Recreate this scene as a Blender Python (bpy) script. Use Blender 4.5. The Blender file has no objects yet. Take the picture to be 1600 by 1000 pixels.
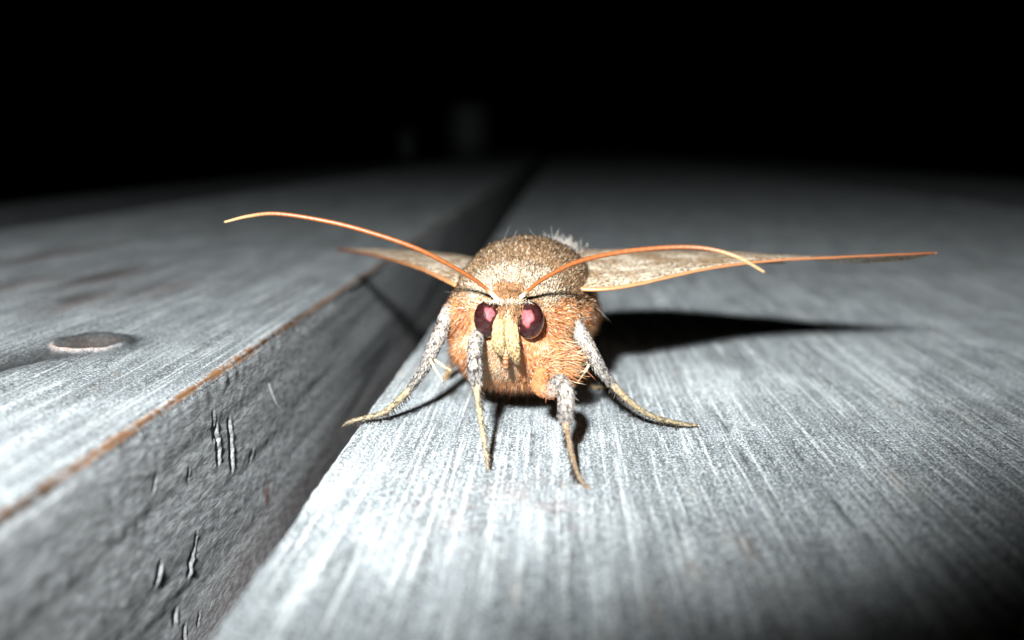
import bpy, math
import numpy as np
from mathutils import Vector

# ------------------------------------------------------------------ camera, sky, flash, exposure
U = 0.001                                   # all builder coordinates are millimetres
scene = bpy.context.scene
FPX = 1500.0
TH = math.atan(275 / FPX)                   # camera pitch (down)
PS = math.atan(75 / FPX * math.cos(TH))     # camera yaw (left)
CAM = np.array([0.0, 0.0, 23.0])
cam_data = bpy.data.cameras.new('camera')
cam_data.sensor_width = 36.0
cam_data.lens = 36.0 * FPX / 1600.0
cam_data.clip_start = 0.002
cam_data.clip_end = 200.0
cam_data.dof.use_dof = True
cam_data.dof.focus_distance = 0.0755
cam_data.dof.aperture_fstop = 22.0
cam = bpy.data.objects.new('camera', cam_data)
scene.collection.objects.link(cam)
cam.location = CAM * U
cam.rotation_euler = (math.pi / 2 - TH, 0, PS)
scene.camera = cam

world = bpy.data.worlds.new('World')
scene.world = world
world.use_nodes = True
wn = world.node_tree.nodes
sky = wn.new('ShaderNodeTexSky')
sky.sky_type = 'NISHITA'
sky.sun_disc = False
sky.sun_elevation = math.radians(-9)        # night: the sun is well below the horizon
sky.sun_rotation = math.radians(180)
world.node_tree.links.new(sky.outputs[0], wn['Background'].inputs[0])
wn['Background'].inputs[1].default_value = 0.05

FLASH = np.array([-15.6, -29.6, 59.1])      # the camera's own flash, above left and behind the lens
fl = bpy.data.lights.new('camera_flash', 'SPOT')
fl.energy = 3.4
fl.color = (0.985, 1.0, 1.0)
fl.shadow_soft_size = 4.0 * U
fl.spot_size = math.radians(119.5)
fl.spot_blend = 0.415
flo = bpy.data.objects.new('camera_flash', fl)
scene.collection.objects.link(flo)
flo.location = FLASH * U
flo.rotation_euler = Vector((-0.225, 1.0, 0.235)).to_track_quat('-Z', 'Y').to_euler()

vs = scene.view_settings
vs.view_transform = 'Standard'
vs.look = 'None'
vs.exposure = 0.0
vs.gamma = 1.0
vs.use_curve_mapping = False

# ------------------------------------------------------------------ helpers
rng = np.random.default_rng(7)
_cx, _sx = math.cos(math.pi / 2 - TH), math.sin(math.pi / 2 - TH)
_cz, _sz = math.cos(PS), math.sin(PS)
ROT = np.array([[_cz, -_sz, 0], [_sz, _cz, 0], [0, 0, 1]]) @ np.array([[1, 0, 0], [0, _cx, -_sx], [0, _sx, _cx]])


def at(x, y, d):
    """the point of the place that stands d mm away and shows at photo position x, y"""
    r = ROT @ np.array([(x - 800) / FPX, (500 - y) / FPX, -1])
    return CAM + r * (d / r[1])


def on_top(x, y, z=0.0):
    r = ROT @ np.array([(x - 800) / FPX, (500 - y) / FPX, -1])
    return CAM + r * ((z - CAM[2]) / r[2])


def on_face(x, y, X):
    r = ROT @ np.array([(x - 800) / FPX, (500 - y) / FPX, -1])
    return CAM + r * (X / r[0])


def unit(v):
    v = np.asarray(v, float)
    return v / np.maximum(np.linalg.norm(v, axis=-1, keepdims=True), 1e-9)


def mesh_obj(name, V, quads=None, tris=None, mat=None, parent=None, origin=(0, 0, 0), smooth=True, attrs=None):
    V = (np.asarray(V, float) - np.asarray(origin, float)) * U
    quads = np.zeros((0, 4), int) if quads is None else np.asarray(quads, int).reshape(-1, 4)
    tris = np.zeros((0, 3), int) if tris is None else np.asarray(tris, int).reshape(-1, 3)
    me = bpy.data.meshes.new(name)
    me.vertices.add(len(V))
    me.vertices.foreach_set('co', V.astype(np.float32).ravel())
    nl = quads.size + tris.size
    me.loops.add(nl)
    me.loops.foreach_set('vertex_index', np.concatenate([quads.ravel(), tris.ravel()]).astype(np.int32))
    me.polygons.add(len(quads) + len(tris))
    starts = np.concatenate([np.arange(len(quads)) * 4, quads.size + np.arange(len(tris)) * 3])
    me.polygons.foreach_set('loop_start', starts.astype(np.int32))
    me.polygons.foreach_set('use_smooth', np.full(len(starts), smooth))
    for k, a in (attrs or {}).items():
        a = np.asarray(a, float)
        if a.ndim == 1:
            at_ = me.attributes.new(k, 'FLOAT', 'POINT')
            at_.data.foreach_set('value', a.astype(np.float32))
        else:
            at_ = me.attributes.new(k, 'FLOAT_COLOR', 'POINT')
            c = np.ones((len(a), 4), np.float32)
            c[:, :3] = a
            at_.data.foreach_set('color', c.ravel())
    me.update(calc_edges=True)
    me.validate()
    o = bpy.data.objects.new(name, me)
    scene.collection.objects.link(o)
    if mat:
        me.materials.append(mat)
    if parent:
        o.parent = parent
    return o


def grid_quads(n, m, wrap=False):
    i, j = np.meshgrid(np.arange(n - 1), np.arange(m if wrap else m - 1), indexing='ij')
    j2 = (j + 1) % m
    return np.stack([i * m + j, i * m + j2, (i + 1) * m + j2, (i + 1) * m + j], -1).reshape(-1, 4)


def smoothstep(a, b, x):
    t = np.clip((np.asarray(x, float) - a) / (b - a), 0, 1)
    return t * t * (3 - 2 * t)


_perm = np.random.default_rng(3).random((64, 64, 64))


def vnoise(x, y, z=0.0):
    """smooth value noise, 0..1"""
    x, y, z = np.broadcast_arrays(np.asarray(x, float), np.asarray(y, float), np.asarray(z, float))
    xi, yi, zi = np.floor(x).astype(int), np.floor(y).astype(int), np.floor(z).astype(int)
    fx, fy, fz = x - xi, y - yi, z - zi
    fx, fy, fz = [f * f * (3 - 2 * f) for f in (fx, fy, fz)]
    r = 0
    for a in (0, 1):
        for b in (0, 1):
            for c in (0, 1):
                w = (fx if a else 1 - fx) * (fy if b else 1 - fy) * (fz if c else 1 - fz)
                r = r + w * _perm[(xi + a) % 64, (yi + b) % 64, (zi + c) % 64]
    return r


def spline(P, n):
    """Catmull-Rom through the rows of P, n samples"""
    P = np.asarray(P, float)
    Q = np.vstack([2 * P[0] - P[1], P, 2 * P[-1] - P[-2]])
    t = np.linspace(0, len(P) - 1 - 1e-6, n)
    i = t.astype(int)
    f = (t - i)[:, None]
    a, b, c, d = Q[i], Q[i + 1], Q[i + 2], Q[i + 3]
    return 0.5 * (2 * b + (c - a) * f + (2 * a - 5 * b + 4 * c - d) * f ** 2 + (3 * b - a - 3 * c + d) * f ** 3)


def frames(C):
    T = unit(np.gradient(C, axis=0))
    A = np.zeros_like(C)
    up = np.array([0.13, -0.35, 1.0]) if abs(T[0, 2]) < 0.85 else np.array([1.0, -0.4, 0.1])
    a = up - T[0] * (up @ T[0])
    for i in range(len(C)):
        a = a - T[i] * (a @ T[i])
        a = a / np.linalg.norm(a)
        A[i] = a
    return T, A, np.cross(T, A)


def tube(P, rad, n=40, m=12, lump=0.0, seed=0.0):
    """closed tapered tube; returns verts, quads, tris, t along, angle"""
    P = np.asarray(P, float)
    C = spline(P, n)
    R = np.maximum(spline(np.asarray(rad, float)[:, None], n)[:, 0], 0.01)
    T, A, B = frames(C)
    th = np.linspace(0, 2 * np.pi, m, endpoint=False)
    rr = R[:, None] * (1 + lump * (vnoise(np.arange(n)[:, None] * 0.5 + seed, th[None] * 1.5, seed) - 0.5))
    V = C[:, None] + rr[..., None] * (np.cos(th)[None, :, None] * A[:, None] + np.sin(th)[None, :, None] * B[:, None])
    V = V.reshape(-1, 3)
    q = grid_quads(n, m, True)
    V = np.vstack([V, C[0] - T[0] * R[0] * 0.6, C[-1] + T[-1] * R[-1] * 0.6])
    k = np.arange(m)
    tr = np.concatenate([np.stack([np.full(m, n * m), (k + 1) % m, k], 1),
                         np.stack([np.full(m, n * m + 1), (n - 1) * m + k, (n - 1) * m + (k + 1) % m], 1)])
    tt = np.append(np.repeat(np.linspace(0, 1, n), m), [0, 1])
    return V, q, tr, tt


def hairs(P, D, length, rad, bend=None, rings=3):
    """tapered three-sided hairs: roots P, directions D, bend = sideways drift of the tip"""
    n = len(P)
    D = unit(D)
    length = np.broadcast_to(length, n)
    rad = np.broadcast_to(rad, n)
    bend = np.zeros((n, 3)) if bend is None else bend
    ref = rng.normal(size=(n, 3))
    S = unit(np.cross(D, ref))
    B = np.cross(D, S)
    parts = []
    for k in range(rings):
        t = k / rings
        c = P + D * (length * t)[:, None] + bend * (length * t * t)[:, None]
        r = rad * (1 - 0.55 * t ** 1.5) * (0.8 if k == 0 else 1)
        for a in range(3):
            w = 2 * np.pi * a / 3
            parts.append(c + (S * math.cos(w) + B * math.sin(w)) * r[:, None])
    parts.append(P + D * length[:, None] + bend * length[:, None])
    V = np.stack(parts, 1)                                  # n, rings*3+1, 3
    nv = rings * 3 + 1
    q, tr = [], []
    for k in range(rings - 1):
        for a in range(3):
            b = (a + 1) % 3
            q.append([k * 3 + a, k * 3 + b, k * 3 + 3 + b, k * 3 + 3 + a])
    for a in range(3):
        tr.append([(rings - 1) * 3 + a, (rings - 1) * 3 + (a + 1) % 3, nv - 1])
    base = (np.arange(n) * nv)[:, None, None]
    return V.reshape(-1, 3), (np.array(q)[None] + base).reshape(-1, 4), (np.array(tr)[None] + base).reshape(-1, 3), nv


def merge(*items):
    """items: (V, quads, tris, attr array)"""
    V, Q, T, A, o = [], [], [], [], 0
    for v, q, t, a in items:
        V.append(v)
        Q.append(np.asarray(q).reshape(-1, 4) + o)
        T.append(np.asarray(t).reshape(-1, 3) + o)
        A.append(a)
        o += len(v)
    return np.vstack(V), np.vstack(Q), np.vstack(T), np.concatenate(A)


# ------------------------------------------------------------------ materials
def new_mat(name):
    m = bpy.data.materials.new(name)
    m.use_nodes = True
    nt = m.node_tree
    return m, nt, nt.nodes['Principled BSDF']


class NB:
    """small node builder"""
    def __init__(self, nt):
        self.nt = nt

    def node(self, kind, **kw):
        n = self.nt.nodes.new(kind)
        for k, v in kw.items():
            setattr(n, k, v)
        return n

    def link(self, a, b):
        self.nt.links.new(a, b)

    def val(self, sock, v):
        if hasattr(v, 'bl_rna') and hasattr(v, 'is_output'):
            self.link(v, sock)
        else:
            sock.default_value = v

    def math(self, op, a, b=0.0, clamp=False):
        n = self.node('ShaderNodeMath', operation=op, use_clamp=clamp)
        self.val(n.inputs[0], a)
        self.val(n.inputs[1], b)
        return n.outputs[0]

    def mix(self, f, a, b, blend='MIX'):
        n = self.node('ShaderNodeMix', data_type='RGBA', blend_type=blend)
        self.val(n.inputs[0], f)
        for s, v in ((n.inputs[6], a), (n.inputs[7], b)):
            self.val(s, v if not isinstance(v, tuple) else (*v, 1.0))
        return n.outputs[2]

    def ramp(self, f, a, b):
        n = self.node('ShaderNodeMapRange', interpolation_type='SMOOTHSTEP')
        self.val(n.inputs[0], f)
        n.inputs[1].default_value = a
        n.inputs[2].default_value = b
        return n.outputs[0]

    def noise(self, vec, scale, detail=3.0, rough=0.55, dist=0.0):
        mp = self.node('ShaderNodeMapping')
        mp.inputs['Scale'].default_value = scale
        self.link(vec, mp.inputs['Vector'])
        n = self.node('ShaderNodeTexNoise')
        n.inputs['Scale'].default_value = 1.0
        n.inputs['Detail'].default_value = detail
        n.inputs['Roughness'].default_value = rough
        n.inputs['Distortion'].default_value = dist
        self.link(mp.outputs[0], n.inputs['Vector'])
        return n.outputs[0]

    def attr(self, name, col=False):
        n = self.node('ShaderNodeAttribute', attribute_name=name)
        return n.outputs['Color'] if col else n.outputs['Fac']


def wood_material(name, shift=0.0, tone=1.0):
    m, nt, bs = new_mat(name)
    b = NB(nt)
    tc = b.node('ShaderNodeTexCoord')
    mp = b.node('ShaderNodeMapping')
    mp.inputs['Scale'].default_value = (1000, 1000, 1000)      # back to millimetres
    mp.inputs['Location'].default_value = (shift, shift * 3.1, shift * 0.7)
    b.link(tc.outputs['Object'], mp.inputs['Vector'])
    v = mp.outputs[0]
    s1 = b.noise(v, (0.9, 0.03, 0.9), 4, 0.6, 0.25)            # broad grain
    s2 = b.noise(v, (3.3, 0.055, 3.3), 4, 0.62, 0.15)              # fine grain
    s3 = b.noise(v, (8.0, 0.35, 8.0), 3, 0.6)                   # fibres
    sp = b.noise(v, (6.5, 4.6, 6.5), 4, 0.7, 0.5)              # weathered specks
    pa = b.noise(v, (0.16, 0.07, 0.16), 4, 0.6, 0.4)           # bleached patches
    br = b.noise(v, (0.5, 0.12, 0.5), 3, 0.6)
    cr = b.noise(v, (2.8, 0.7, 3.2), 5, 0.7, 0.5)             # crinkles of the lighter side face
    side_face = b.attr('side_face')
    col = b.mix(b.ramp(s1, 0.3, 0.7), (0.125, 0.136, 0.141), (0.22, 0.24, 0.248))
    col = b.mix(b.ramp(pa, 0.42, 0.68), col, (0.33, 0.352, 0.36))
    col = b.mix(b.math('MULTIPLY', b.ramp(s2, 0.53, 0.38), 0.45), col, (0.06, 0.058, 0.055))
    col = b.mix(b.math('MULTIPLY', b.ramp(s2, 0.54, 0.64), 0.75), col, (0.50, 0.51, 0.50))
    col = b.mix(b.math('MULTIPLY', b.ramp(s3, 0.52, 0.36), 0.45), col, (0.04, 0.04, 0.04))
    col = b.mix(b.math('MULTIPLY', b.ramp(sp, 0.53, 0.41), 0.8), col, (0.03, 0.031, 0.033))
    col = b.mix(b.math('MULTIPLY', b.ramp(sp, 0.52, 0.64), 0.7), col, (0.52, 0.54, 0.545))
    col = b.mix(b.math('MULTIPLY', b.ramp(br, 0.58, 0.75), 0.3), col, (0.20, 0.15, 0.11))
    col = b.mix(b.math('MULTIPLY', b.attr('dark'), 0.95), col, (0.022, 0.022, 0.022))
    col = b.mix(b.math('MULTIPLY', side_face, 0.8), col, b.mix(b.ramp(cr, 0.36, 0.64), (0.19, 0.192, 0.193), (0.50, 0.505, 0.508)))
    raw = b.mix(b.ramp(s2, 0.35, 0.65), (0.028, 0.013, 0.007), (0.20, 0.095, 0.04))
    col = b.mix(b.attr('raw'), col, raw)
    col = b.mix(b.math('MULTIPLY', b.attr('stain'), 0.75), col, (0.16, 0.075, 0.055))
    col = b.mix(b.attr('salmon'), col, (0.55, 0.36, 0.28))
    col = b.mix(1.0, col, (tone * 0.96, tone, tone * 1.02), 'MULTIPLY')
    b.link(col, bs.inputs['Base Color'])
    bs.inputs['Roughness'].default_value = 0.62
    bs.inputs['Specular IOR Level'].default_value = 0.25
    bs.inputs['Diffuse Roughness'].default_value = 0.25
    h = b.math('ADD', b.math('MULTIPLY', s2, 0.65), b.math('ADD', b.math('MULTIPLY', s3, 0.35), b.math('MULTIPLY', sp, 0.65)))
    hf = b.math('ADD', b.math('MULTIPLY', cr, 1.25), b.math('ADD', b.math('MULTIPLY', s2, 0.22), b.math('MULTIPLY', sp, 0.5)))
    hm = b.node('ShaderNodeMix', data_type='FLOAT')
    b.link(side_face, hm.inputs[0])
    b.link(h, hm.inputs[2])
    b.link(hf, hm.inputs[3])
    h = hm.outputs[0]
    bp = b.node('ShaderNodeBump')
    bp.inputs['Strength'].default_value = 0.95
    bp.inputs['Distance'].default_value = 0.16 * U
    b.link(h, bp.inputs['Height'])
    b.link(bp.outputs[0], bs.inputs['Normal'])
    return m


def hair_material(name, rough=0.5, spec=0.35, gain=1.0):
    m, nt, bs = new_mat(name)
    b = NB(nt)
    c = b.attr('tint', True)
    b.link(c, bs.inputs['Base Color'])
    bs.inputs['Roughness'].default_value = rough
    bs.inputs['Specular IOR Level'].default_value = spec
    tr = b.node('ShaderNodeBsdfTranslucent')
    b.link(c, tr.inputs['Color'])
    mx = b.node('ShaderNodeMixShader')
    mx.inputs[0].default_value = 0.25
    b.link(bs.outputs[0], mx.inputs[1])
    b.link(tr.outputs[0], mx.inputs[2])
    b.link(mx.outputs[0], nt.nodes['Material Output'].inputs[0])
    return m


def skin_material(name, rough=0.5, spec=0.4, speck=0.5, freq=9.0, bump=0.02):
    """cuticle coloured by the tint attribute, with small darker flecks"""
    m, nt, bs = new_mat(name)
    b = NB(nt)
    tc = b.node('ShaderNodeTexCoord')
    mp = b.node('ShaderNodeMapping')
    mp.inputs['Scale'].default_value = (1000, 1000, 1000)
    b.link(tc.outputs['Object'], mp.inputs['Vector'])
    n = b.noise(mp.outputs[0], (freq, freq, freq), 3, 0.6)
    col = b.mix(b.math('MULTIPLY', b.ramp(n, 0.5, 0.36), speck), b.attr('tint', True), (0.07, 0.05, 0.035))
    b.link(col, bs.inputs['Base Color'])
    bs.inputs['Roughness'].default_value = rough
    bs.inputs['Specular IOR Level'].default_value = spec
    bp = b.node('ShaderNodeBump')
    bp.inputs['Strength'].default_value = 0.5
    bp.inputs['Distance'].default_value = bump * U
    b.link(n, bp.inputs['Height'])
    b.link(bp.outputs[0], bs.inputs['Normal'])
    return m


def wing_material():
    m, nt, bs = new_mat('wing_scales')
    b = NB(nt)
    tc = b.node('ShaderNodeTexCoord')
    mp = b.node('ShaderNodeMapping')
    mp.inputs['Scale'].default_value = (1000, 1000, 1000)
    b.link(tc.outputs['Object'], mp.inputs['Vector'])
    v = mp.outputs[0]
    fleck = b.noise(v, (3.4, 2.2, 3.4), 3, 0.7, 0.6)
    fine = b.noise(v, (9, 6, 9), 2, 0.6)
    band = b.noise(v, (0.34, 0.3, 0.3), 3, 0.6, 0.8)
    col = b.mix(b.ramp(band, 0.36, 0.62), (0.36, 0.25, 0.15), (0.70, 0.60, 0.46))
    col = b.mix(b.math('MULTIPLY', b.ramp(fleck, 0.52, 0.43), 0.92), col, (0.075, 0.055, 0.04))
    col = b.mix(b.math('MULTIPLY', b.ramp(fine, 0.5, 0.35), 0.35), col, (0.22, 0.14, 0.08))
    col = b.mix(b.math('MULTIPLY', b.attr('vein'), 0.55), col, (0.20, 0.12, 0.07))
    col = b.mix(b.attr('margin'), col, b.mix(b.ramp(fine, 0.35, 0.65), (0.24, 0.085, 0.03), (0.52, 0.23, 0.09)))
    b.link(col, bs.inputs['Base Color'])
    bs.inputs['Roughness'].default_value = 0.55
    bs.inputs['Specular IOR Level'].default_value = 0.3
    bp = b.node('ShaderNodeBump')
    bp.inputs['Strength'].default_value = 0.6
    bp.inputs['Distance'].default_value = 0.05 * U
    b.link(fine, bp.inputs['Height'])
    b.link(bp.outputs[0], bs.inputs['Normal'])
    return m


def plain(name, col, rough=0.5, spec=0.5, coat=0.0, var=0.0, freq=4.0):
    m, nt, bs = new_mat(name)
    b = NB(nt)
    tc = b.node('ShaderNodeTexCoord')
    mp = b.node('ShaderNodeMapping')
    mp.inputs['Scale'].default_value = (1000, 1000, 1000)
    b.link(tc.outputs['Object'], mp.inputs['Vector'])
    n = b.noise(mp.outputs[0], (freq, freq, freq), 3, 0.6)
    dark = tuple(c * (1 - var) for c in col)
    b.link(b.mix(b.ramp(n, 0.35, 0.65), dark, col), bs.inputs['Base Color'])
    bs.inputs['Roughness'].default_value = rough
    bs.inputs['Specular IOR Level'].default_value = spec
    bs.inputs['Coat Weight'].default_value = coat
    bs.inputs['Coat Roughness'].default_value = 0.05
    return m


M_HAIR = hair_material('moth_hair')
M_SCALE = hair_material('leg_scales', 0.42, 0.45)
M_SKIN = skin_material('moth_skin')
M_ANT = skin_material('antenna_skin', 0.42, 0.5, 0.35, 14.0, 0.03)
M_LEG = skin_material('leg_skin', 0.5, 0.4, 0.75, 8.0, 0.05)
M_WING = wing_material()
M_EYE = plain('eye_maroon', (0.030, 0.008, 0.008), 0.2, 0.5, 0.35, 0.5, 3.0)


def eyeshine_material():  # pink flash reflex put into the base colour, fading to maroon at the rim
    m, nt, bs = new_mat('eyeshine_pink')
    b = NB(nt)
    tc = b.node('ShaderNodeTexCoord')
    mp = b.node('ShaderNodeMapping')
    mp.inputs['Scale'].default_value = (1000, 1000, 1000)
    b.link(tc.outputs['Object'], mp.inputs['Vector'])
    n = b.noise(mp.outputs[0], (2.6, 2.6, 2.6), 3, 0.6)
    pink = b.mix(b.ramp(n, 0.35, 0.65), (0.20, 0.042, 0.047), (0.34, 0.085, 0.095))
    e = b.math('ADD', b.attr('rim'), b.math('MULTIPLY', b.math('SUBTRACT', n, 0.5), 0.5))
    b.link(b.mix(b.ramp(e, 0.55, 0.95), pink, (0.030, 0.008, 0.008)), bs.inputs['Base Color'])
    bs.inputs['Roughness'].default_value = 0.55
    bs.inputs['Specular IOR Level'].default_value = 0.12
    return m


M_EYESHINE = eyeshine_material()

# ------------------------------------------------------------------ ground and deck
g = 6000
ground = mesh_obj('ground', [(-g, -g, -160), (g, -g, -160), (g, g, -160), (-g, g, -160)], [[0, 1, 2, 3]],
                  mat=plain('dark_soil', (0.045, 0.035, 0.027), 0.95, 0.1, 0, 0.5, 0.05))
ground['kind'] = 'structure'
deck = bpy.data.objects.new('deck', None)
scene.collection.objects.link(deck)
deck['kind'] = 'structure'
deck['label'] = 'weathered silver grey wooden deck boards with open gaps'

YST = np.concatenate([np.arange(-60, 36, 3.0), np.arange(36, 96, 0.2), np.arange(96, 150, 0.5), np.arange(150, 320, 2.0),
                      np.geomspace(320, 2600, 60)])


def plank(X0, X1, top, thick, fine_side, shaper=None, seed=0.0, coarse=False, tone=1.0):
    """a board running away from the camera; fine_side is the side whose arris and face carry fine relief"""
    r = 0.9
    ys = YST if not coarse else np.concatenate([np.arange(-60, 320, 8.0), np.geomspace(320, 2600, 40)])
    d = 0.2 if not coarse else 3.0
    xt = np.concatenate([np.arange(X0 + r, min(X1 - r, X0 + 78), d * 1.5), np.linspace(min(X1 - r - 0.5, X0 + 78), X1 - r, 18)]) \
        if fine_side == 'L' else \
        np.concatenate([np.linspace(X0 + r, max(X0 + r + 0.5, X1 - 42), 60)[:-1], np.arange(max(X0 + r + 0.5, X1 - 42), X1 - r, d * 1.2)])
    zf = np.arange(r, thick - r, d * 1.1)
    zc = np.linspace(r, thick - r, 5)
    zl, zr = (zf, zc) if fine_side == 'L' else (zc, zf)
    ang = np.linspace(0, np.pi / 2, 9)[1:-1]
    p = []                                                       # X, depth below top; clockwise from lower left
    for z in zl[::-1]:
        p.append((X0, -z, 0))
    for a in ang:
        p.append((X0 + r - r * math.cos(a), -r + r * math.sin(a), 1))
    for x in xt:
        p.append((x, 0, 2))
    for a in ang:
        p.append((X1 - r + r * math.sin(a), -r + r * math.cos(a), 1))
    for z in zr:
        p.append((X1, -z, 3))
    p.append((X1 - r, -thick, 4))
    p.append((X0 + r, -thick, 4))
    p = np.array(p)
    n, m = len(ys), len(p)
    X = np.broadcast_to(p[:, 0], (n, m)).copy()
    Z = np.broadcast_to(p[:, 1], (n, m)).copy() + top
    Y = np.broadcast_to(ys[:, None], (n, m)).copy()
    zone = np.broadcast_to(p[:, 2], (n, m))
    # long-grain waviness and grooves
    ontop = np.isin(zone, (1, 2))
    gr = (vnoise(X * 1.1 + seed, Y * 0.02, seed) - 0.5) * 0.16 + (vnoise(X * 0.09 + seed, Y * 0.012, 5 + seed) - 0.5) * 0.5
    Z += np.where(ontop, gr, 0)
    sd = (vnoise(Z * 0.9 + seed, Y * 0.05, 9 + seed) - 0.5) * 0.10 + (vnoise(Z * 1.6, Y * 1.2, 3 + seed) - 0.5) * 0.03 \
        + (vnoise(Z * 0.2, Y * 0.03, 1 + seed) - 0.5) * 0.4
    X += np.where(zone == 0, -sd, np.where(zone == 3, sd, 0))
    # nibbled arris
    nib = (vnoise(Y * 0.9, seed + 0.5, 2.0) - 0.5) * 0.22 + (vnoise(Y * 0.11, seed, 4.0) - 0.5) * 0.55
    near = np.exp(-((X - (X0 if fine_side == 'L' else X1)) ** 2 + (Z - top) ** 2) / 1.6)
    X += near * nib[:] * (1 if fine_side == 'L' else -1)
    raw = np.zeros((n, m)); dark = np.zeros((n, m)); stain = np.zeros((n, m)); salmon = np.zeros((n, m))
    if shaper:
        X, Z, raw, dark, stain, salmon = shaper(X, Y, Z, zone, raw, dark, stain, salmon)
    V = np.stack([X, Y, Z], -1).reshape(-1, 3)
    q = grid_quads(n, m, True)[:, ::-1]
    k = np.arange(1, m - 1)
    tr = np.concatenate([np.stack([np.zeros(m - 2, int), k, k + 1], 1),
                         (n - 1) * m + np.stack([np.zeros(m - 2, int), k + 1, k], 1)])
    return mesh_obj('plank', V, q, tr, wood_material('weathered_wood', seed * 13.7, tone), deck,
                    attrs=dict(raw=raw.ravel(), dark=dark.ravel(), stain=stain.ravel(), salmon=salmon.ravel(), side_face=(zone == 3).astype(float).ravel()))


LTOP, XF = 5.5, -26.6           # the left board stands a little proud of the right one; its side face is at XF


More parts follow.
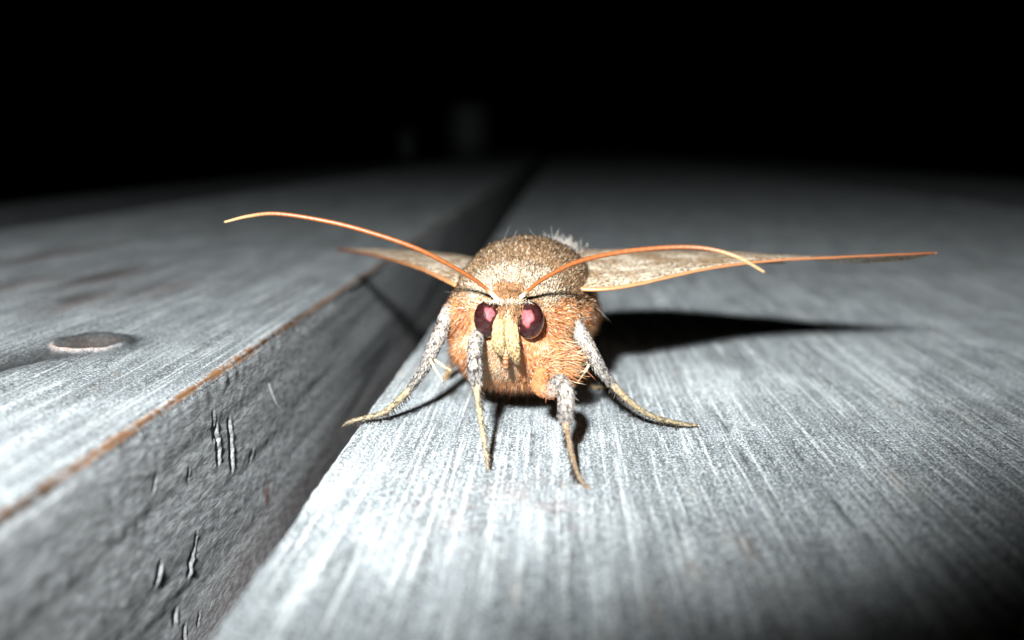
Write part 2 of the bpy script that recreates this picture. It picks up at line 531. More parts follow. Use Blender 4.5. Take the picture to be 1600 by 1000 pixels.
def shape_left(X, Y, Z, zone, raw, dark, stain, salmon):
    # worn brown arris
    w = 0.16 + 0.30 * vnoise(Y * 0.25, 1.3, 0.2) + 0.28 * vnoise(Y * 1.9, 7.3, 0.2)
    dd = np.hypot(X - XF + 0.28, Z - LTOP + 0.28)
    raw = np.maximum(raw, smoothstep(1.0, 0.35, dd / w) * (0.55 + 0.45 * smoothstep(0.25, 0.6, vnoise(Y * 1.7, Z * 3, 8.0))))
    face = zone == 3
    # gouges knocked into the side face
    for (x0, y0, x1, y1, wd, dp) in [(338, 662, 343, 728, 0.22, 0.55), (358, 655, 364, 738, 0.25, 0.5), (331, 640, 336, 690, 0.16, 0.25),
                                     (252, 876, 243, 916, 0.2, 0.5), (303, 862, 296, 902, 0.2, 0.55), (310, 832, 303, 866, 0.12, 0.3),
                                     (279, 950, 276, 978, 0.25, 0.5), (292, 972, 290, 1010, 0.16, 0.4), (313, 955, 311, 985, 0.12, 0.25),
                                     (245, 740, 240, 772, 0.15, 0.2), (396, 700, 392, 722, 0.2, 0.25), (297, 730, 297, 760, 0.1, 0.2)]:
        a, b = on_face(x0, y0, XF), on_face(x1, y1, XF)
        ab = b[1:] - a[1:]
        L = np.linalg.norm(ab)
        e = ab / L
        py, pz = Y - a[1], Z - a[2]
        s = py * e[0] + pz * e[1]
        t = py * -e[1] + pz * e[0]
        t = t + (vnoise(s * 2.2, x0 * 0.37, y0 * 0.11) - 0.5) * 0.5
        along = smoothstep(-0.1, 0.35, s) * smoothstep(L + 0.1, L - 0.35, s) * (0.55 + 0.9 * vnoise(s * 2.5, 3.1, x0))
        cut = np.exp(-(t / wd) ** 2) - 0.4 * np.exp(-((t - 1.9 * wd) / wd) ** 2)
        X = X - np.where(face, 0.45 * dp * along * cut, 0)
    # tool marks along the face
    X = X + np.where(face, (vnoise(Z * 3.0 + Y * 0.9, Y * 0.22 - Z * 0.2, 4.4) - 0.5) * 0.06, 0)
    stain = np.maximum(stain, np.where(face, smoothstep(-7, -15, Z + 5 * (vnoise(Y * 0.12, Z * 0.3, 2.2) - 0.5)) * 0.4, 0))
    c = on_face(418, 775, XF)
    stain = np.maximum(stain, np.where(face, np.exp(-((Y - c[1]) / 0.8) ** 2 - ((Z - c[2]) / 1.3) ** 2) * 1.1, 0))
    # knot hole on the top with a raised pale lip
    k = on_top(137, 539, LTOP)
    u = unit(np.array([-0.02, 1.0]))
    kx, ky = X - k[0], Y - k[1]
    rr = np.hypot(kx / 3.1, ky / 3.6) * (1 + 0.25 * (vnoise(kx * 0.7 + 9, ky * 0.7, 6.0) - 0.5))
    top = zone == 2
    Z = Z + np.where(top, -1.0 * smoothstep(0.86, 0.6, rr) + 0.30 * np.exp(-((rr - 0.95) / 0.10) ** 2), 0)
    raw = np.maximum(raw, np.where(top, smoothstep(0.9, 0.75, rr) * 0.14, 0))
    dark = np.maximum(dark, np.where(top, np.maximum(smoothstep(0.88, 0.7, rr) * (0.75 + 0.25 * vnoise(kx * 1.2, ky * 0.5, 4.0)), smoothstep(1.55, 1.1, rr) * smoothstep(-1.5, 1.0, ky) * 0.95), 0))
    salmon = np.maximum(salmon, np.where(top, np.exp(-((rr - 0.93) / 0.08) ** 2) * smoothstep(-0.4, -2.2, ky) * (0.45 + 0.55 * vnoise(kx * 0.9, 2.0, 7.0)), 0))
    # dark weathered check running through the knot
    a, e = on_top(-30, 580, LTOP), on_top(222, 524, LTOP)
    ab = (e - a)[:2]
    L = np.linalg.norm(ab)
    ab = ab / L
    sl = (X - a[0]) * ab[0] + (Y - a[1]) * ab[1]
    cl = (X - a[0]) * -ab[1] + (Y - a[1]) * ab[0] + (vnoise(sl * 0.4, 3.0, 1.0) - 0.5) * 1.2
    ext = smoothstep(L, L - 5, sl) * smoothstep(-12, 0, sl)
    wd = 2.2 + 1.8 * vnoise(sl * 0.25, 6.0, 1.0)
    dark = np.maximum(dark, np.where(top, np.exp(-(cl / wd) ** 2) * ext * smoothstep(0.98, 1.1, rr), 0))
    Z = Z - np.where(top, 0.5 * np.exp(-(cl / 1.2) ** 2) * ext * smoothstep(1.0, 1.25, rr), 0)
    # brownish blotches farther over
    for (bx, by, wx, wy, am) in [(60, 398, 3.5, 16, 0.55), (150, 432, 3.0, 13, 0.6), (110, 470, 2.2, 9, 0.6), (235, 452, 2.0, 10, 0.5), (20, 440, 2.5, 9, 0.45)]:
        c = on_top(bx, by, LTOP)
        bl = np.exp(-(((X - c[0]) / wx) ** 2 + ((Y - c[1]) / wy) ** 2)) * smoothstep(0.2, 0.65, vnoise(X * 0.35, Y * 0.07, 11.0 + bx))
        dark = np.maximum(dark, np.where(top, bl * am * 1.3, 0).clip(0, 1))
        stain = np.maximum(stain, np.where(top, np.exp(-(((X - c[0] - 2) / wx) ** 2 + ((Y - c[1]) / wy) ** 2)) * 0.28, 0))
    return X, Z, raw, dark, stain, salmon


def shape_right(X, Y, Z, zone, raw, dark, stain, salmon):
    p = on_top(790, 800)
    stain = np.maximum(stain, np.where(zone == 2, np.exp(-((X - p[0]) / 6) ** 2 - ((Y - p[1]) / 5) ** 2)
                                       * smoothstep(0.62, 0.8, vnoise(X * 0.9, Y * 0.6, 3.0)) * 0.32, 0))
    for (px_, py_, L) in [(832, 690, 9), (1160, 705, 12), (1290, 760, 14)]:
        c = on_top(px_, py_)
        dark = np.maximum(dark, np.where(zone == 2, np.exp(-((X - c[0] + (vnoise(Y * 0.4, px_, 1.0) - 0.5) * 0.4) / 0.09) ** 2)
                                         * smoothstep(L, L * 0.5, np.abs(Y - c[1])) * 0.9, 0))
    return X, Z, raw, dark, stain, salmon


right_plank = plank(-16.6, 150.0, 0.0, 24.0, 'L', shape_right, 2.0, tone=1.42)
left_plank = plank(-115.0, XF, LTOP, 28.0, 'R', shape_left, 1.0, tone=0.88)
far_left = plank(-226.0, -129.0, -1.0, 26.0, 'R', None, 5.0, coarse=True, tone=0.5)
far_right = plank(161.0, 290.0, 0.0, 26.0, 'L', None, 6.0, coarse=True, tone=0.8)

# ------------------------------------------------------------------ the moth
YAW = math.radians(6)
H = np.array([-math.sin(YAW), -math.cos(YAW), 0.0])      # where the moth faces
LAT = np.array([math.cos(YAW), -math.sin(YAW), 0.0])     # towards its left side
UP = np.array([0, 0, 1.0])
OC = at(818, 480, 84.0)
OC[2] = 0.0
BASE = OC.copy()
moth = bpy.data.objects.new('moth', None)
scene.collection.objects.link(moth)
moth.location = BASE * U
moth['label'] = 'furry orange and brown moth with spread wings standing on the grey board'
moth['category'] = 'moth'

# body: sections along the axis: s forward, centre height, half width, height up, height down, sideways shift
SEC = np.array([
    (-31.0, 5.2, 0.25, 0.25, 0.25, 0.0),
    (-29.0, 5.4, 1.2, 1.0, 1.0, 0.0),
    (-24.0, 6.0, 2.7, 2.4, 2.3, 0.0),
    (-16.0, 6.8, 3.9, 3.9, 3.5, -0.8),
    (-10.0, 7.8, 4.6, 5.0, 4.1, -0.6),
    (-6.5, 8.5, 5.6, 5.5, 4.6, -0.3),
    (-3.0, 8.9, 6.0, 5.7, 4.7, 0.0),
    (0.5, 8.9, 6.0, 5.5, 4.7, 0.0),
    (3.5, 8.7, 5.7, 4.9, 4.5, 0.0),
    (6.0, 8.6, 5.3, 4.2, 4.5, 0.0),
    (7.8, 8.9, 4.2, 3.3, 4.8, 0.05),
    (9.2, 9.3, 3.0, 2.4, 4.7, 0.2),
    (10.3, 9.7, 1.8, 1.9, 4.2, 0.45),
    (11.3, 9.9, 1.15, 1.5, 2.6, 0.55),
    (12.3, 9.9, 0.6, 0.9, 0.9, 0.55),
    (12.55, 9.9, 0.12, 0.12, 0.12, 0.55)])
NS, NM = 150, 96
_si = np.interp(np.linspace(0, 1, NS), np.linspace(0, 1, NS), np.linspace(-31, 12.55, NS))
_k = spline(SEC, 600)
sec = np.stack([np.interp(_si, _k[:, 0], _k[:, j]) for j in range(6)], 1)
sec[:, 0] = _si


def body_point(s, th):
    """th: 0 at the moth's left flank, pi/2 at the top"""
    w = np.interp(s, sec[:, 0], sec[:, 2])
    hu = np.interp(s, sec[:, 0], sec[:, 3])
    hd = np.interp(s, sec[:, 0], sec[:, 4])
    zc = np.interp(s, sec[:, 0], sec[:, 1])
    sh = np.interp(s, sec[:, 0], sec[:, 5])
    c, sn = np.cos(th), np.sin(th)
    x = w * np.sign(c) * np.abs(c) ** 0.92
    z = np.where(sn > 0, hu, hd) * np.sign(sn) * np.abs(sn) ** 0.95
    lump = 1 + 0.05 * (vnoise(s * 0.45 + 3, th * 1.8 + 4, 2.0) - 0.5)
    # chest halves over the leg roots, with a seam between
    ch = np.exp(-((s - 5.5) / 3.2) ** 2) * smoothstep(0.0, -0.5, sn)
    lump = lump + ch * (0.07 * np.cos(2 * (th + np.pi / 2) - np.pi) * -1)
    x = x * (1 + 0.45 * np.exp(-((s - 9.0) / 1.8) ** 2) * smoothstep(-0.15, -0.6, sn))
    x, z = x * lump, z * lump
    return OC + s[..., None] * H + (x + sh)[..., None] * LAT + (z + zc)[..., None] * UP


def body_normal(s, th):
    e = 0.02
    a = body_point(s + e, th) - body_point(s - e, th)
    b = body_point(s, th + e) - body_point(s, th - e)
    n = unit(np.cross(a, b))
    c = OC + s[..., None] * H + np.interp(s, sec[:, 0], sec[:, 1])[..., None] * UP
    return n * np.sign(np.sum(n * (body_point(s, th) - c), -1))[..., None]


ORANGE = np.array([0.80, 0.36, 0.15])
DEEP = np.array([0.64, 0.24, 0.09])
CREAM = np.array([0.74, 0.60, 0.42])
PALE = np.array([0.78, 0.70, 0.58])
BROWN = np.array([0.20, 0.115, 0.060])
TAN = np.array([0.45, 0.26, 0.13])


def body_tint(s, th, P):
    """pelt colours: brown grizzled back, cream collar, orange flanks and chest"""
    n = len(s)
    sn = np.sin(th)
    z = P[:, 2]
    r = rng.random(n)
    back = np.where((r < 0.45)[:, None], BROWN, np.where((r < 0.78)[:, None], TAN, CREAM))
    lat = np.abs((P - OC) @ LAT)
    collar = smoothstep(3.2, 6.2, s) * smoothstep(9.6, 8.0, s) * smoothstep(5.2, 2.5, lat) * smoothstep(9.8, 11.0, z)
    col = np.where((rng.random(n) < collar * 0.8)[:, None], np.where((r < 0.5)[:, None], CREAM, PALE), back)
    spot = np.linalg.norm(P - at(868, 402, 86.5), axis=1) < 0.55
    col = np.where(spot[:, None], PALE, col)
    # brown forelock between the antennae
    fore = smoothstep(7.6, 8.6, s) * smoothstep(1.6, 0.9, lat) * smoothstep(9.6, 10.4, z)
    col = np.where((rng.random(n) < fore)[:, None], np.where((r < 0.5)[:, None], TAN, np.array([0.40, 0.19, 0.09])), col)
    patch = vnoise(P[:, 0] * 0.55, P[:, 1] * 0.5, P[:, 2] * 0.55)
    org = ORANGE[None] * (0.85 + 0.4 * rng.random(n))[:, None]
    org = np.where((patch < 0.40)[:, None] & (rng.random(n) < 0.7)[:, None], DEEP, org)
    pk = smoothstep(0.52, 0.7, patch)
    org = np.where((rng.random(n) < pk * 0.75)[:, None], np.where((r < 0.5)[:, None], CREAM, np.array([0.72, 0.42, 0.22])), org)
    org = np.where((rng.random(n) < 0.14)[:, None], PALE, org)
    low = smoothstep(10.9, 9.2, z + 1.2 * (vnoise(P[:, 0] * 0.5, P[:, 2] * 0.5, 8.0) - 0.5))
    col = np.where((rng.random(n) < low)[:, None], org, col)
    col = col * (0.8 + 0.4 * rng.random((n, 1)))
    return np.clip(col, 0, 0.85)


S, T_ = np.meshgrid(_si, np.linspace(0, 2 * np.pi, NM, endpoint=False), indexing='ij')
BV = body_point(S, T_).reshape(-1, 3)
tint = body_tint(S.ravel(), T_.ravel(), BV) * 0.75
ends = np.stack([OC + H * -31.2 + UP * 5.2, OC + H * 12.6 + UP * 9.9 + LAT * 0.55])
k = np.arange(NM)
btri = np.concatenate([np.stack([np.full(NM, NS * NM), (k + 1) % NM, k], 1),
                       np.stack([np.full(NM, NS * NM + 1), (NS - 1) * NM + k, (NS - 1) * NM + (k + 1) % NM], 1)])
body = mesh_obj('body', np.vstack([BV, ends]), grid_quads(NS, NM, True), btri, M_SKIN, moth, BASE,
                attrs=dict(tint=np.vstack([tint, [TAN, TAN]])))

EYE_L = at(763, 498, 73.0)          # its right eye, on our left
EYE_R = at(827, 500, 72.6)
PALP_TOP = at(791, 505, 71.6)


def sample_body(n, smin, smax):
    out_s, out_t = [], []
    while sum(map(len, out_s)) < n:
        s = rng.uniform(smin, smax, n)
        t = rng.uniform(0, 2 * np.pi, n)
        per = np.interp(s, sec[:, 0], sec[:, 2]) + 0.5 * (np.interp(s, sec[:, 0], sec[:, 3]) + np.interp(s, sec[:, 0], sec[:, 4]))
        dr = np.abs(np.gradient(np.interp(sec[:, 0], sec[:, 0], sec[:, 2]), sec[:, 0]))
        per = per * np.sqrt(1 + np.interp(s, sec[:, 0], dr) ** 2)
        keep = rng.random(n) < per / 14.0
        out_s.append(s[keep]); out_t.append(t[keep])
    return np.concatenate(out_s)[:n], np.concatenate(out_t)[:n]


def grow_pelt(n, smin, smax, scale=1.0):
    s, t = sample_body(n, smin, smax)
    P = body_point(s, t)
    N = body_normal(s, t)
    # keep the eyes and palps clear
    clear = np.ones(len(s), bool)
    for e in (EYE_L, EYE_R):
        clear &= np.linalg.norm((P - e), axis=1) > 1.75
    s, t, P, N = s[clear], t[clear], P[clear], N[clear]
    z = P[:, 2]
    low = smoothstep(10.8, 9.0, z)
    head = smoothstep(8.2, 9.6, s)
    L = (0.38 + 0.55 * low) * (1 - 0.45 * head) * rng.uniform(0.6, 1.3, len(s))
    flow = -H[None] * (0.9 - 0.5 * low)[:, None] - UP[None] * (0.75 * low)[:, None]
    out = P - (OC + np.array([0, 0, 8.5]))
    # swirls in the coat
    a = 2 * np.pi * vnoise(P[:, 0] * 0.45, P[:, 1] * 0.45, P[:, 2] * 0.45)
    swirl = np.stack([np.cos(a), 0.3 * np.sin(a * 2), np.sin(a)], 1)
    D = N * (0.55 + 0.25 * rng.random((len(s), 1))) + flow + swirl * 0.45 * low[:, None] + rng.normal(size=P.shape) * 0.22
    D = D + N * np.maximum(0.12 - np.sum(unit(D) * N, 1), 0)[:, None] * 1.5
    bend = (flow * 0.35 - N * 0.10 + rng.normal(size=P.shape) * 0.22)
    col = body_tint(s, t, P)
    w = np.where(low > 0.5, 0.020, 0.032) * rng.uniform(0.7, 1.2, len(s))
    v, q, tr, nv = hairs(P - N * 0.05, D, L * scale, w, bend, rings=2)
    return v, q, tr, np.repeat(col, nv, 0)


front = grow_pelt(130000, -6.0, 12.2)
rear = grow_pelt(9000, -30.0, -6.0)
# long stray hairs
sn_ = np.array([0.3, -1, 1.2, -2, -2.6, 2, 3, 1, 5, 4, 6, 5.5, 3, 4.2])
tn_ = np.array([1.75, 1.9, 1.85, 1.4, 1.2, 2.9, 2.75, 0.1, 0.0, -0.35, -1.5, -1.9, -1.3, 3.4])
sp = body_point(sn_, tn_)
sd = body_normal(sn_, tn_) + rng.normal(size=(14, 3)) * 0.35 - H * 0.3
v, q, tr, nv = hairs(sp, sd, rng.uniform(1.4, 2.3, 14), 0.017, rng.normal(size=(14, 3)) * 0.15)
stray = (v, q, tr, np.repeat(np.tile([0.32, 0.30, 0.28], (14, 1)), nv, 0))
v, q, tr, c = merge(front, rear, stray)
fur = mesh_obj('fur', v, q, tr, M_HAIR, moth, BASE, attrs=dict(tint=c))
fur['kind'] = 'stuff'


def tuft(name, centre, spread, n, dirv, L, w, cols, jitter=0.25, parent=None):
    P = centre + rng.normal(size=(n, 3)) * np.asarray(spread)
    D = np.asarray(dirv)[None] + rng.normal(size=(n, 3)) * jitter
    c = np.asarray(cols)[rng.integers(0, len(cols), n)] * rng.uniform(0.8, 1.1, (n, 1))
    v, q, tr, nv = hairs(P, D, L * rng.uniform(0.6, 1.2, n), w, rng.normal(size=(n, 3)) * 0.15)
    o = mesh_obj(name, v, q, tr, M_HAIR, parent or moth, BASE, attrs=dict(tint=np.repeat(c, nv, 0)))
    o['kind'] = 'stuff'
    return o


white_tuft = tuft('shoulder_tuft', at(868, 389, 91.5), (1.0, 0.9, 0.3), 420, (0.25, 0.35, 1.0), 0.9, 0.028,
                  [(0.55, 0.5, 0.44), (0.6, 0.58, 0.56), (0.35, 0.3, 0.24)], 0.35)
white_tuft['label'] = 'white hair tuft behind the brown back'
# pale tufts round the eyes and above the face
brow = tuft('brow_tuft', at(791, 472, 72.0), (0.75, 0.12, 0.06), 420, (0.0, -0.7, 0.15), 0.38, 0.026, [PALE, CREAM, PALE], 0.4)
face = tuft('face_tuft', at(799, 487, 72.1), (0.42, 0.2, 0.5), 1300, (0.0, -0.75, -0.7), 0.6, 0.032,
            [TAN, np.array([0.34, 0.16, 0.08]), BROWN, BROWN], 0.35)
# a curl of long orange hair over the left front leg root
curl_ = tuft('chest_tuft', at(868, 566, 74.5), (0.75, 0.5, 0.65), 1500, (0.85, -0.35, -0.05), 1.15, 0.024,
             [ORANGE, CREAM, DEEP, np.array([0.72, 0.42, 0.22])], 0.28)

# eyes
def eye(C, rx, ry, rz, axis, pc, pr):
    n, m = 40, 48
    ph = np.linspace(0, np.pi, n)
    th = np.linspace(0, 2 * np.pi, m, endpoint=False)
    PH, TT = np.meshgrid(ph, th, indexing='ij')
    ax = unit(axis)
    a = unit(np.cross(UP, ax)); b = np.cross(ax, a)
    # bulging dome with the faintest facet relief
    k_ = 1 + 0.004 * np.sin(PH * 60) * np.sin(TT * 40)
    V = C + k_[..., None] * (rx * (np.sin(PH) * np.cos(TT))[..., None] * a + rz * (np.sin(PH) * np.sin(TT))[..., None] * b
                             + ry * np.cos(PH)[..., None] * ax)
    o = mesh_obj('eye', V.reshape(-1, 3), grid_quads(n, m, True)[:, ::-1], mat=M_EYE, parent=moth, origin=BASE)
    # flash eyeshine painted on: an uneven pink cap set into the dome
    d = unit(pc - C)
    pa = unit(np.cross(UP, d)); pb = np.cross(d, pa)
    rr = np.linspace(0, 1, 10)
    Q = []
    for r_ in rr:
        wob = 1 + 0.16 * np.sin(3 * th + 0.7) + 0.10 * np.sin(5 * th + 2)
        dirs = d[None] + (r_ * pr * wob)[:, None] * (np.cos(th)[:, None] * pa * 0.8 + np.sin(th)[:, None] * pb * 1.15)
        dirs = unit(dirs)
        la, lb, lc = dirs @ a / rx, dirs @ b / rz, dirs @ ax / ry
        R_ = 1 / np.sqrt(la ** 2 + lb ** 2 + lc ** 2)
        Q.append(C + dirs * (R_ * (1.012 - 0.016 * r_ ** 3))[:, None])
    p = mesh_obj('eyeshine', np.array(Q).reshape(-1, 3), grid_quads(10, m, True), mat=M_EYESHINE, parent=o, origin=BASE, attrs=dict(rim=np.repeat(rr, m)))
    return o


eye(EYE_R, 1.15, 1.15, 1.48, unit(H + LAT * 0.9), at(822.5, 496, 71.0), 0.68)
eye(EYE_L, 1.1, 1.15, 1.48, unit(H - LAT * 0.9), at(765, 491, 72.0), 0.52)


# mouth parts: two labial palps and the coiled tongue between them
def palp(pts, rad, cols):
    v, q, tr, tt = tube(pts, rad, 40, 16, 0.25, rng.random() * 9)
    c = np.tile(np.array([0.30, 0.20, 0.10]), (len(v), 1))
    o = mesh_obj('palp', v, q, tr, M_SKIN, moth, BASE, attrs=dict(tint=c))
    n = 2600
    C = spline(np.asarray(pts, float), 200)
    Rr = spline(np.asarray(rad, float)[:, None], 200)[:, 0]
    Tn, A, B = frames(C)
    i = rng.integers(0, 200, n); th = rng.uniform(0, 2 * np.pi, n)
    N = np.cos(th)[:, None] * A[i] + np.sin(th)[:, None] * B[i]
    col = np.asarray(cols)[rng.choice(len(cols), n, p=[0.42, 0.3, 0.18, 0.10])] * rng.uniform(0.85, 1.1, (n, 1))
    v, q, tr, nv = hairs(C[i] + N * (Rr[i] * 0.98)[:, None], Tn[i] + N * 0.13 + rng.normal(size=(n, 3)) * 0.06,
                         rng.uniform(0.25, 0.55, n), 0.03, rings=2)
    f = mesh_obj('palp_scales', v, q, tr, M_HAIR, o, BASE, attrs=dict(tint=np.repeat(col, nv, 0)))
    f['kind'] = 'stuff'
    return o


YEL = [np.array([0.60, 0.43, 0.21]), np.array([0.66, 0.52, 0.31]), np.array([0.44, 0.29, 0.13]), np.array([0.10, 0.06, 0.035])]
palp([at(783, 490, 72.6), at(779, 506, 71.8), at(778.5, 526, 71.2), at(780, 542, 71.0), at(783, 551, 71.0)],
     [0.22, 0.36, 0.42, 0.34, 0.12], YEL)
palp([at(797, 490, 72.5), at(798.5, 506, 71.7), at(800, 528, 71.0), at(803, 548, 70.8), at(807, 562, 70.8)],
     [0.25, 0.42, 0.48, 0.40, 0.12], YEL)
# tongue
ang = np.linspace(0.2, 2 * np.pi * 1.9, 26)
tc_ = at(790.5, 556, 71.3)
rad_ = 0.95 - 0.035 * np.arange(26)
coil = np.array([tc_ + np.array([0.02 * i_ / 26, -r_ * math.cos(a_) * 0.7, -r_ * math.sin(a_) * 1.0]) for i_, (a_, r_) in enumerate(zip(ang, rad_))])
v, q, tr, tt = tube(coil, [0.24] * 26, 120, 12, 0.1)
stripe = (np.sin(tt * 170) > 0.3)[:, None]
tongue = mesh_obj('proboscis', v, q, tr, M_ANT, moth, BASE,
                  attrs=dict(tint=np.where(stripe, np.array([0.42, 0.24, 0.10]), np.array([0.16, 0.06, 0.03]))))


# antennae
def antenna(pts, rads):
    v, q, tr, tt = tube(pts, rads, 150, 12)
    ring = 1 + 0.16 * np.sin(tt * 330)
    base = np.array([0.19, 0.052, 0.009])
    tip = np.array([0.32, 0.20, 0.09])
    f = smoothstep(0.72, 1.0, tt)[:, None]
    c = (base * (1 - f) + tip * f) * ring[:, None]
    b_ = smoothstep(0.20, 0.13, tt)[:, None]
    c = c * (1 - b_) + np.array([0.74, 0.64, 0.48]) * b_
    o = mesh_obj('antenna', v, q, tr, M_ANT, moth, BASE, attrs=dict(tint=np.clip(c, 0, 0.9)))
    return o


antenna([at(784, 480, 72.6), at(777, 468, 72.6), at(752, 445, 72.2), at(720, 424, 71.6), at(650, 388, 70.5), at(560, 358, 69.8),
         at(490, 342, 69.4), at(430, 334, 69.2), at(388, 338, 69.2), at(351, 347, 69.2)],
        [0.17, 0.17, 0.15, 0.165, 0.18, 0.175, 0.16, 0.14, 0.12, 0.08])
antenna([at(806, 474, 72.4), at(813, 466, 72.6), at(830, 450, 72.4), at(852, 434, 72.0), at(900, 410, 71.0), at(965, 395, 69.5), at(1040, 387, 68),
         at(1100, 388, 67), at(1150, 401, 66.3), at(1194, 425, 66)],
        [0.17, 0.17, 0.15, 0.165, 0.18, 0.175, 0.16, 0.14, 0.12, 0.08])


# wings
def wing(name, root_f, root_r, lead, trail, n=110, m=44, camber=0.6, veins=7, flip=1):
    """lead / trail: the front and rear edges, both from root to tip"""
    A = spline(np.vstack([root_f, lead]), n)
    B = spline(np.vstack([root_r, trail]), n)
    f = np.linspace(0, 1, m)
    u = np.linspace(0, 1, n)
    G = A[:, None] * (1 - f)[None, :, None] + B[:, None] * f[None, :, None]
    chord = np.linalg.norm(B - A, axis=1)
    G[..., 2] += camber * (chord / chord.max())[:, None] * np.sin(np.pi * f)[None] ** 0.8
    G[..., 2] += 0.22 * (vnoise(u[:, None] * 7, f[None] * 3, 4.0 + flip) - 0.5) * np.sin(np.pi * f)[None]
    fan = f[None] * veins + 0.35 * np.sin(u[:, None] * 3)
    vein = np.exp(-((fan - np.round(fan)) / 0.055) ** 2) * smoothstep(0.02, 0.1, f)[None] * smoothstep(0.0, 0.1, u)[:, None]
    G[..., 2] += 0.07 * vein
    thick = 0.07
    Top = G.reshape(-1, 3)
    Bot = Top - np.array([0, 0, thick])
    q = grid_quads(n, m)
    rim = np.concatenate([np.arange(m), np.arange(1, n) * m + m - 1, (n - 1) * m + np.arange(m - 2, -1, -1), np.arange(n - 2, 0, -1) * m])
    side = np.stack([rim, np.roll(rim, -1), np.roll(rim, -1) + n * m, rim + n * m], 1)
    V = np.vstack([Top, Bot])
    Q = np.vstack([q, q[:, ::-1] + n * m, side])
    mg = np.maximum(smoothstep(0.05, 0.0, f)[None] * np.ones((n, 1)), 0.8 * smoothstep(0.93, 1.0, u)[:, None] * np.ones((1, m)))
    mg = np.maximum(mg, 0.5 * smoothstep(0.96, 1.0, f)[None] * np.ones((n, 1)))
    at_ = dict(vein=np.tile(vein.ravel(), 2), margin=np.tile(np.clip(mg, 0, 1).ravel(), 2))
    o = mesh_obj(name, V, Q, None, M_WING, moth, BASE, attrs=at_)
    return o, A


def costa(A, r0, r1, c0, c1, parent):
    v, q, tr, tt = tube(A[::4], np.linspace(r0, r1, len(A[::4])), 120, 10, 0.3, 2.0)
    c = np.asarray(c0)[None] * (1 - tt[:, None]) + np.asarray(c1)[None] * tt[:, None]
    mesh_obj('leading_vein', v, q, tr, M_ANT, parent, BASE, attrs=dict(tint=c))


rf = np.array([at(905, 452, 80.5)])
w, A = wing('forewing', rf, [[1.2, 97.0, 12.4]],
            [at(945, 452, 80.4), at(1000, 443.5, 81.2), at(1100, 421, 83), at(1200, 408, 85), at(1300, 402.5, 86.5), at(1400, 398, 88), at(1464, 395, 89)],
            [[6.0, 98.8, 12.3], [12.0, 98.5, 12.3], [18.0, 97.6, 12.2], [23.0, 96.2, 11.9], [28.0, 94.2, 11.75], [32.0, 91.7, 12.2], [34.4, 89.3, 13.15]], camber=0.55, flip=1)
costa(A, 0.17, 0.10, (0.42, 0.20, 0.085), (0.17, 0.05, 0.018), w)
# where the fore margin starts on the thorax, a patch of scales softens the joint
lf = np.array([at(712, 446, 81)])
w, A = wing('forewing', lf, [[-7.5, 96.5, 11.6]],
            [at(694, 437, 82.5), at(664, 423, 86), at(630, 411, 91), at(600, 402.5, 97), at(570, 396, 103), at(548, 392.5, 108), at(526, 390, 113)],
            [[-8.2, 99.0, 11.3], [-9.6, 102.0, 11.1], [-11.8, 105.0, 11.0], [-14.5, 108.0, 10.9], [-17.5, 111.0, 10.75], [-21.5, 113.4, 10.6], [-26.3, 113.6, 10.5]], camber=0.35, flip=2)
costa(A, 0.20, 0.15, (0.40, 0.18, 0.07), (0.10, 0.022, 0.01), w)
# hindwings tucked under the forewings
wing('hindwing', [[1.5, 91.5, 10.6]], [[-1.5, 103.0, 9.4]],
     [[7.0, 93.5, 11.3], [13.0, 94.0, 11.5], [19.0, 94.2, 11.6], [22.0, 94.2, 11.6]],
     [[3.0, 107.0, 9.6], [8.5, 107.0, 10.2], [15.0, 102.5, 10.9], [21.8, 95.2, 11.55]], camber=0.1, veins=6, flip=3)
wing('hindwing', [[-8.6, 92.5, 10.6]], [[-4.2, 103.0, 9.4]],
     [[-11.0, 97.0, 10.6], [-13.5, 101.5, 10.5], [-16.0, 105.5, 10.4], [-18.0, 108.6, 10.3]],
     [[-5.0, 110.0, 9.2], [-7.5, 114.5, 9.0], [-12.0, 115.0, 9.2], [-18.2, 109.8, 9.7]], camber=0.3, veins=6, flip=4)


# legs
GREYS = [np.array([0.36, 0.345, 0.335]), np.array([0.19, 0.18, 0.17]), np.array([0.04, 0.034, 0.03]), np.array([0.38, 0.33, 0.27])]


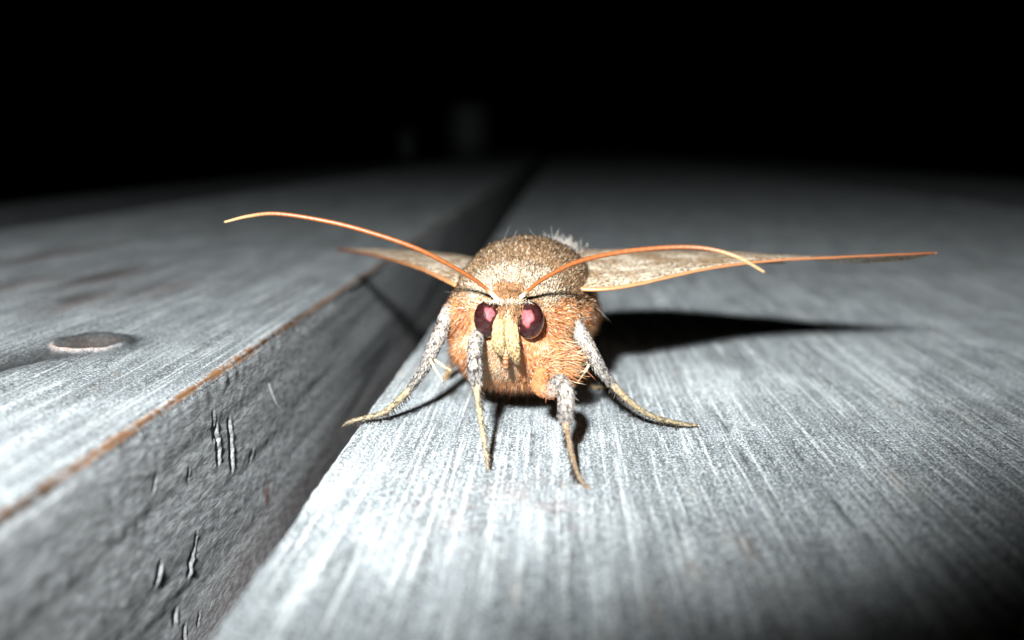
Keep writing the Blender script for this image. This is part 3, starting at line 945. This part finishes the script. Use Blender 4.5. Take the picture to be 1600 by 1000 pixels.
def leg(pts, rads, split, spine_dir, scales=3000, fringe=0.35, base_orange=0.0, claws=True, spurs=(), tarsus=np.array([0.27, 0.215, 0.12])):
    """pts from the hip to the claw; split = share of the length that carries grey scales"""
    pts = np.asarray(pts, float)
    v, q, tr, tt = tube(pts, rads, 110, 14, 0.22, rng.random() * 9)
    f = smoothstep(split - 0.04, split + 0.06, tt)[:, None]
    seg = np.where(tt > split, 1 - 0.45 * np.exp(-((((tt - split) / (1 - split) * 5) % 1) - 0.03) ** 2 / 0.004), 1.0)[:, None]
    c = np.array([0.38, 0.33, 0.28]) * (1 - f) + tarsus * f
    c = c * seg
    if base_orange:
        b_ = smoothstep(base_orange, base_orange * 0.5, tt)[:, None]
        c = c * (1 - b_) + np.array([0.46, 0.19, 0.075]) * b_
    o = mesh_obj('leg', v, q, tr, M_LEG, moth, BASE, attrs=dict(tint=c))
    C = spline(pts, 300)
    Rr = np.maximum(spline(np.asarray(rads, float)[:, None], 300)[:, 0], 0.02)
    Tn, A, B = frames(C)

    def scatter(n, lo, hi, tilt, L, wd, cols, prob, jit=0.12, side=None, cut=0.36):
        i = rng.integers(int(lo * 299), int(hi * 299), n)
        th = rng.uniform(0, 2 * np.pi, n)
        N = np.cos(th)[:, None] * A[i] + np.sin(th)[:, None] * B[i]
        if side is not None:
            N = unit(N + np.asarray(side)[None] * 1.6)
        clump = vnoise(C[i][:, 0] * 5.0 + th * 0.8, C[i][:, 2] * 5.0, th * 2.4)
        col = np.asarray(cols)[rng.choice(len(cols), n, p=prob)]
        col = np.where((clump < cut)[:, None] & (len(cols) > 3), np.array([0.06, 0.05, 0.045]), col) * rng.uniform(0.85, 1.1, (n, 1))
        if base_orange:
            ob = (i / 299.0 < base_orange * rng.uniform(0.6, 1.1, n))[:, None]
            col = np.where(ob, np.where((rng.random(n) < 0.8)[:, None], DEEP * 0.75, ORANGE), col)
        v, q, tr, nv = hairs(C[i] + N * (Rr[i] * 0.95)[:, None], Tn[i] + N * tilt + rng.normal(size=(n, 3)) * jit,
                             L * rng.uniform(0.6, 1.25, n), wd, N * -0.08, rings=2)
        return v, q, tr, np.repeat(col, nv, 0)

    items = [scatter(scales, 0.0, split, 0.30, 0.34, 0.036, GREYS, [0.40, 0.26, 0.18, 0.16]),
             scatter(int(scales * 0.10), 0.02, split, 0.9, fringe, 0.022, GREYS, [0.6, 0.2, 0.05, 0.15], 0.3),
             scatter(1500, split - 0.05, 0.97, 0.25, 0.2, 0.024, [tarsus * 1.15, tarsus * 0.8, np.array([0.12, 0.09, 0.07]), np.array([0.48, 0.43, 0.35])],
                     [0.38, 0.2, 0.1, 0.32], 0.1, cut=0.42),
             scatter(90, split + 0.02, 0.90, 1.6, 0.70, 0.038, [np.array([0.03, 0.024, 0.02]), np.array([0.07, 0.055, 0.045])], [0.5, 0.5], 0.1, spine_dir)]
    v, q, tr, c = merge(*items)
    sc = mesh_obj('leg_scales', v, q, tr, M_SCALE, o, BASE, attrs=dict(tint=c))
    sc['kind'] = 'stuff'
    if claws:
        e, d = C[-1], Tn[-1]
        sidev = unit(np.cross(d, UP))
        cl = []
        for s_ in (-1, 1):
            cv, cq, ct, _ = tube([e - d * 0.05, e + d * 0.12 + sidev * 0.09 * s_, e + d * 0.22 + sidev * 0.13 * s_ - UP * 0.09], [0.07, 0.05, 0.015], 10, 6)
            cl.append((cv, cq, ct, np.tile([0.10, 0.05, 0.03], (len(cv), 1))))
        v, q, tr, c = merge(*cl)
        mesh_obj('claw', v, q, tr, M_ANT, o, BASE, attrs=dict(tint=c))
    for a_, b_ in spurs:
        mid = (a_ + b_) / 2 + np.array([0, 0, -0.04])
        v, q, tr, tt = tube([a_, mid, b_], [0.13, 0.12, 0.035], 24, 10)
        c = np.where(tt[:, None] > 0.93, np.array([0.08, 0.04, 0.03]), np.array([0.52, 0.43, 0.27]))
        mesh_obj('spur', v, q, tr, M_LEG, o, BASE, attrs=dict(tint=c))
    return o


# front pair
leg([at(752, 520, 74.5), at(744, 530, 72.2), at(741, 555, 70.6), at(742, 580, 69.6), at(744, 598, 69.0), at(747, 625, 68.2), at(752, 660, 67.2),
     at(758, 700, 66.2), at(763, 728, 65.5), at(765.5, 738, 65.2)],
    [0.50, 0.52, 0.50, 0.52, 0.34, 0.21, 0.19, 0.17, 0.15, 0.09], 0.46, (0.8, -0.4, -0.3), 3000, 0.3)
leg([at(846, 583, 73.5), at(843, 604, 71.8), at(862, 611, 70.4), at(874, 596, 69.6), at(884, 615, 68.4), at(884, 645, 67.4), at(884, 664, 66.6),
     at(889, 690, 65.2), at(897, 725, 63.6), at(909, 752, 62.4), at(925, 767.5, 61.8)],
    [0.55, 0.52, 0.54, 0.48, 0.58, 0.50, 0.26, 0.19, 0.17, 0.15, 0.09], 0.58, (-0.8, -0.4, -0.3), 3800, 0.5, base_orange=0.24,
    tarsus=np.array([0.22, 0.15, 0.085]))
# middle pair
leg([at(722, 474, 80.5), at(703, 486, 78.6), at(690, 515, 77.4), at(675, 548, 76.6), at(662, 577, 76.2), at(643, 604, 76.0), at(620, 628, 75.9),
     at(598, 645, 75.9), at(570, 653, 75.8), at(550, 658, 75.7), at(538, 664, 75.7)],
    [0.60, 0.62, 0.60, 0.52, 0.38, 0.30, 0.25, 0.21, 0.18, 0.17, 0.10], 0.50, (1.0, -0.2, -0.45), 3400, 0.3,
    spurs=[(at(672, 562, 76.0), at(693, 598, 75.4)), (at(679, 562, 76.2), at(706, 580, 76.6))])
leg([at(880, 482, 79.5), at(893, 500, 77.8), at(908, 525, 76.6), at(926, 556, 75.8), at(940, 580, 75.6), at(962, 606, 75.8), at(985, 628, 76.0),
     at(1010, 646, 76.3), at(1040, 657, 76.7), at(1065, 662, 77.0), at(1087, 664.5, 77.2)],
    [0.58, 0.62, 0.60, 0.56, 0.40, 0.30, 0.25, 0.22, 0.19, 0.17, 0.10], 0.47, (-1.0, -0.2, -0.45), 3400, 0.3,
    spurs=[(at(921, 569, 75.6), at(902, 598, 75.2)), (at(919, 566, 75.8), at(897, 577, 76.4))])
# hind pair, reaching back under the wings
leg([at(735, 540, 88), at(716, 548, 90), at(706, 566, 91), at(697, 590, 91.5), at(686, 598, 91.6), at(668, 600, 91.2), at(655, 596, 92.2)],
    [0.50, 0.48, 0.40, 0.30, 0.26, 0.24, 0.12], 0.35, (0, -0.5, -1), 1200, 0.3, tarsus=np.array([0.44, 0.29, 0.13]))
leg([at(880, 545, 88), at(900, 555, 90), at(912, 575, 90.5), at(918, 600, 90), at(930, 606, 89), at(946, 606, 88.6), at(960, 604, 88.8)],
    [0.50, 0.48, 0.40, 0.28, 0.25, 0.22, 0.12], 0.35, (0, -0.5, -1), 1200, 0.3, tarsus=np.array([0.50, 0.36, 0.18]))

# ------------------------------------------------------------------ loose pale fibres caught on the boards
M_FIBRE = plain('pale_fibre', (0.45, 0.46, 0.46), 0.6, 0.3, 0, 0.2, 3.0)
for pts, lab in [([(420, 600, 0.5), (432, 630, 0.9), (448, 645, 1.1), (470, 640, 0.9), (486, 625, 0.5)], 'thin pale looped fibre stuck to the side of the higher board')]:
    P = [on_face(x, y, XF + d) for x, y, d in pts]
    v, q, tr, tt = tube(P, [0.025] * len(P), 60, 6)
    o = mesh_obj('fibre', v, q, tr, M_FIBRE, None, P[0])
    o.location = P[0] * U
    o['label'] = lab
    o['category'] = 'fibre'

# ------------------------------------------------------------------ dim things in the dark behind
def lathe(name, prof, loc, mat, label, cat, m=40):
    prof = np.asarray(prof, float)
    th = np.linspace(0, 2 * np.pi, m, endpoint=False)
    V = np.stack([prof[:, 0:1] * np.cos(th), prof[:, 0:1] * np.sin(th), prof[:, 1:2] * np.ones(m)], -1).reshape(-1, 3)
    o = mesh_obj(name, V, grid_quads(len(prof), m, True), None, mat)
    o.location = np.asarray(loc, float) * U
    o['label'] = label
    o['category'] = cat
    return o


M_POT = plain('grey_glaze', (0.10, 0.107, 0.113), 0.5, 0.4, 0, 0.15, 0.1)
lathe('plant_pot', [(0.1, 2), (22, 0), (27, 3), (33, 22), (36, 45), (34, 66), (29, 78), (30, 84), (28, 84), (26, 78), (30, 60), (24, 8), (0.1, 6)],
      (-146, 1560, 0.2), M_POT, 'larger dim grey pot standing far back on the dark deck', 'pot')
lathe('small_cup', [(0.1, 1), (9, 0), (11, 2), (14, 46), (12.5, 46), (9, 4), (0.1, 3)],
      (-243, 1540, -0.8), M_POT, 'small dim cup beside the pot far back on the deck', 'cup')
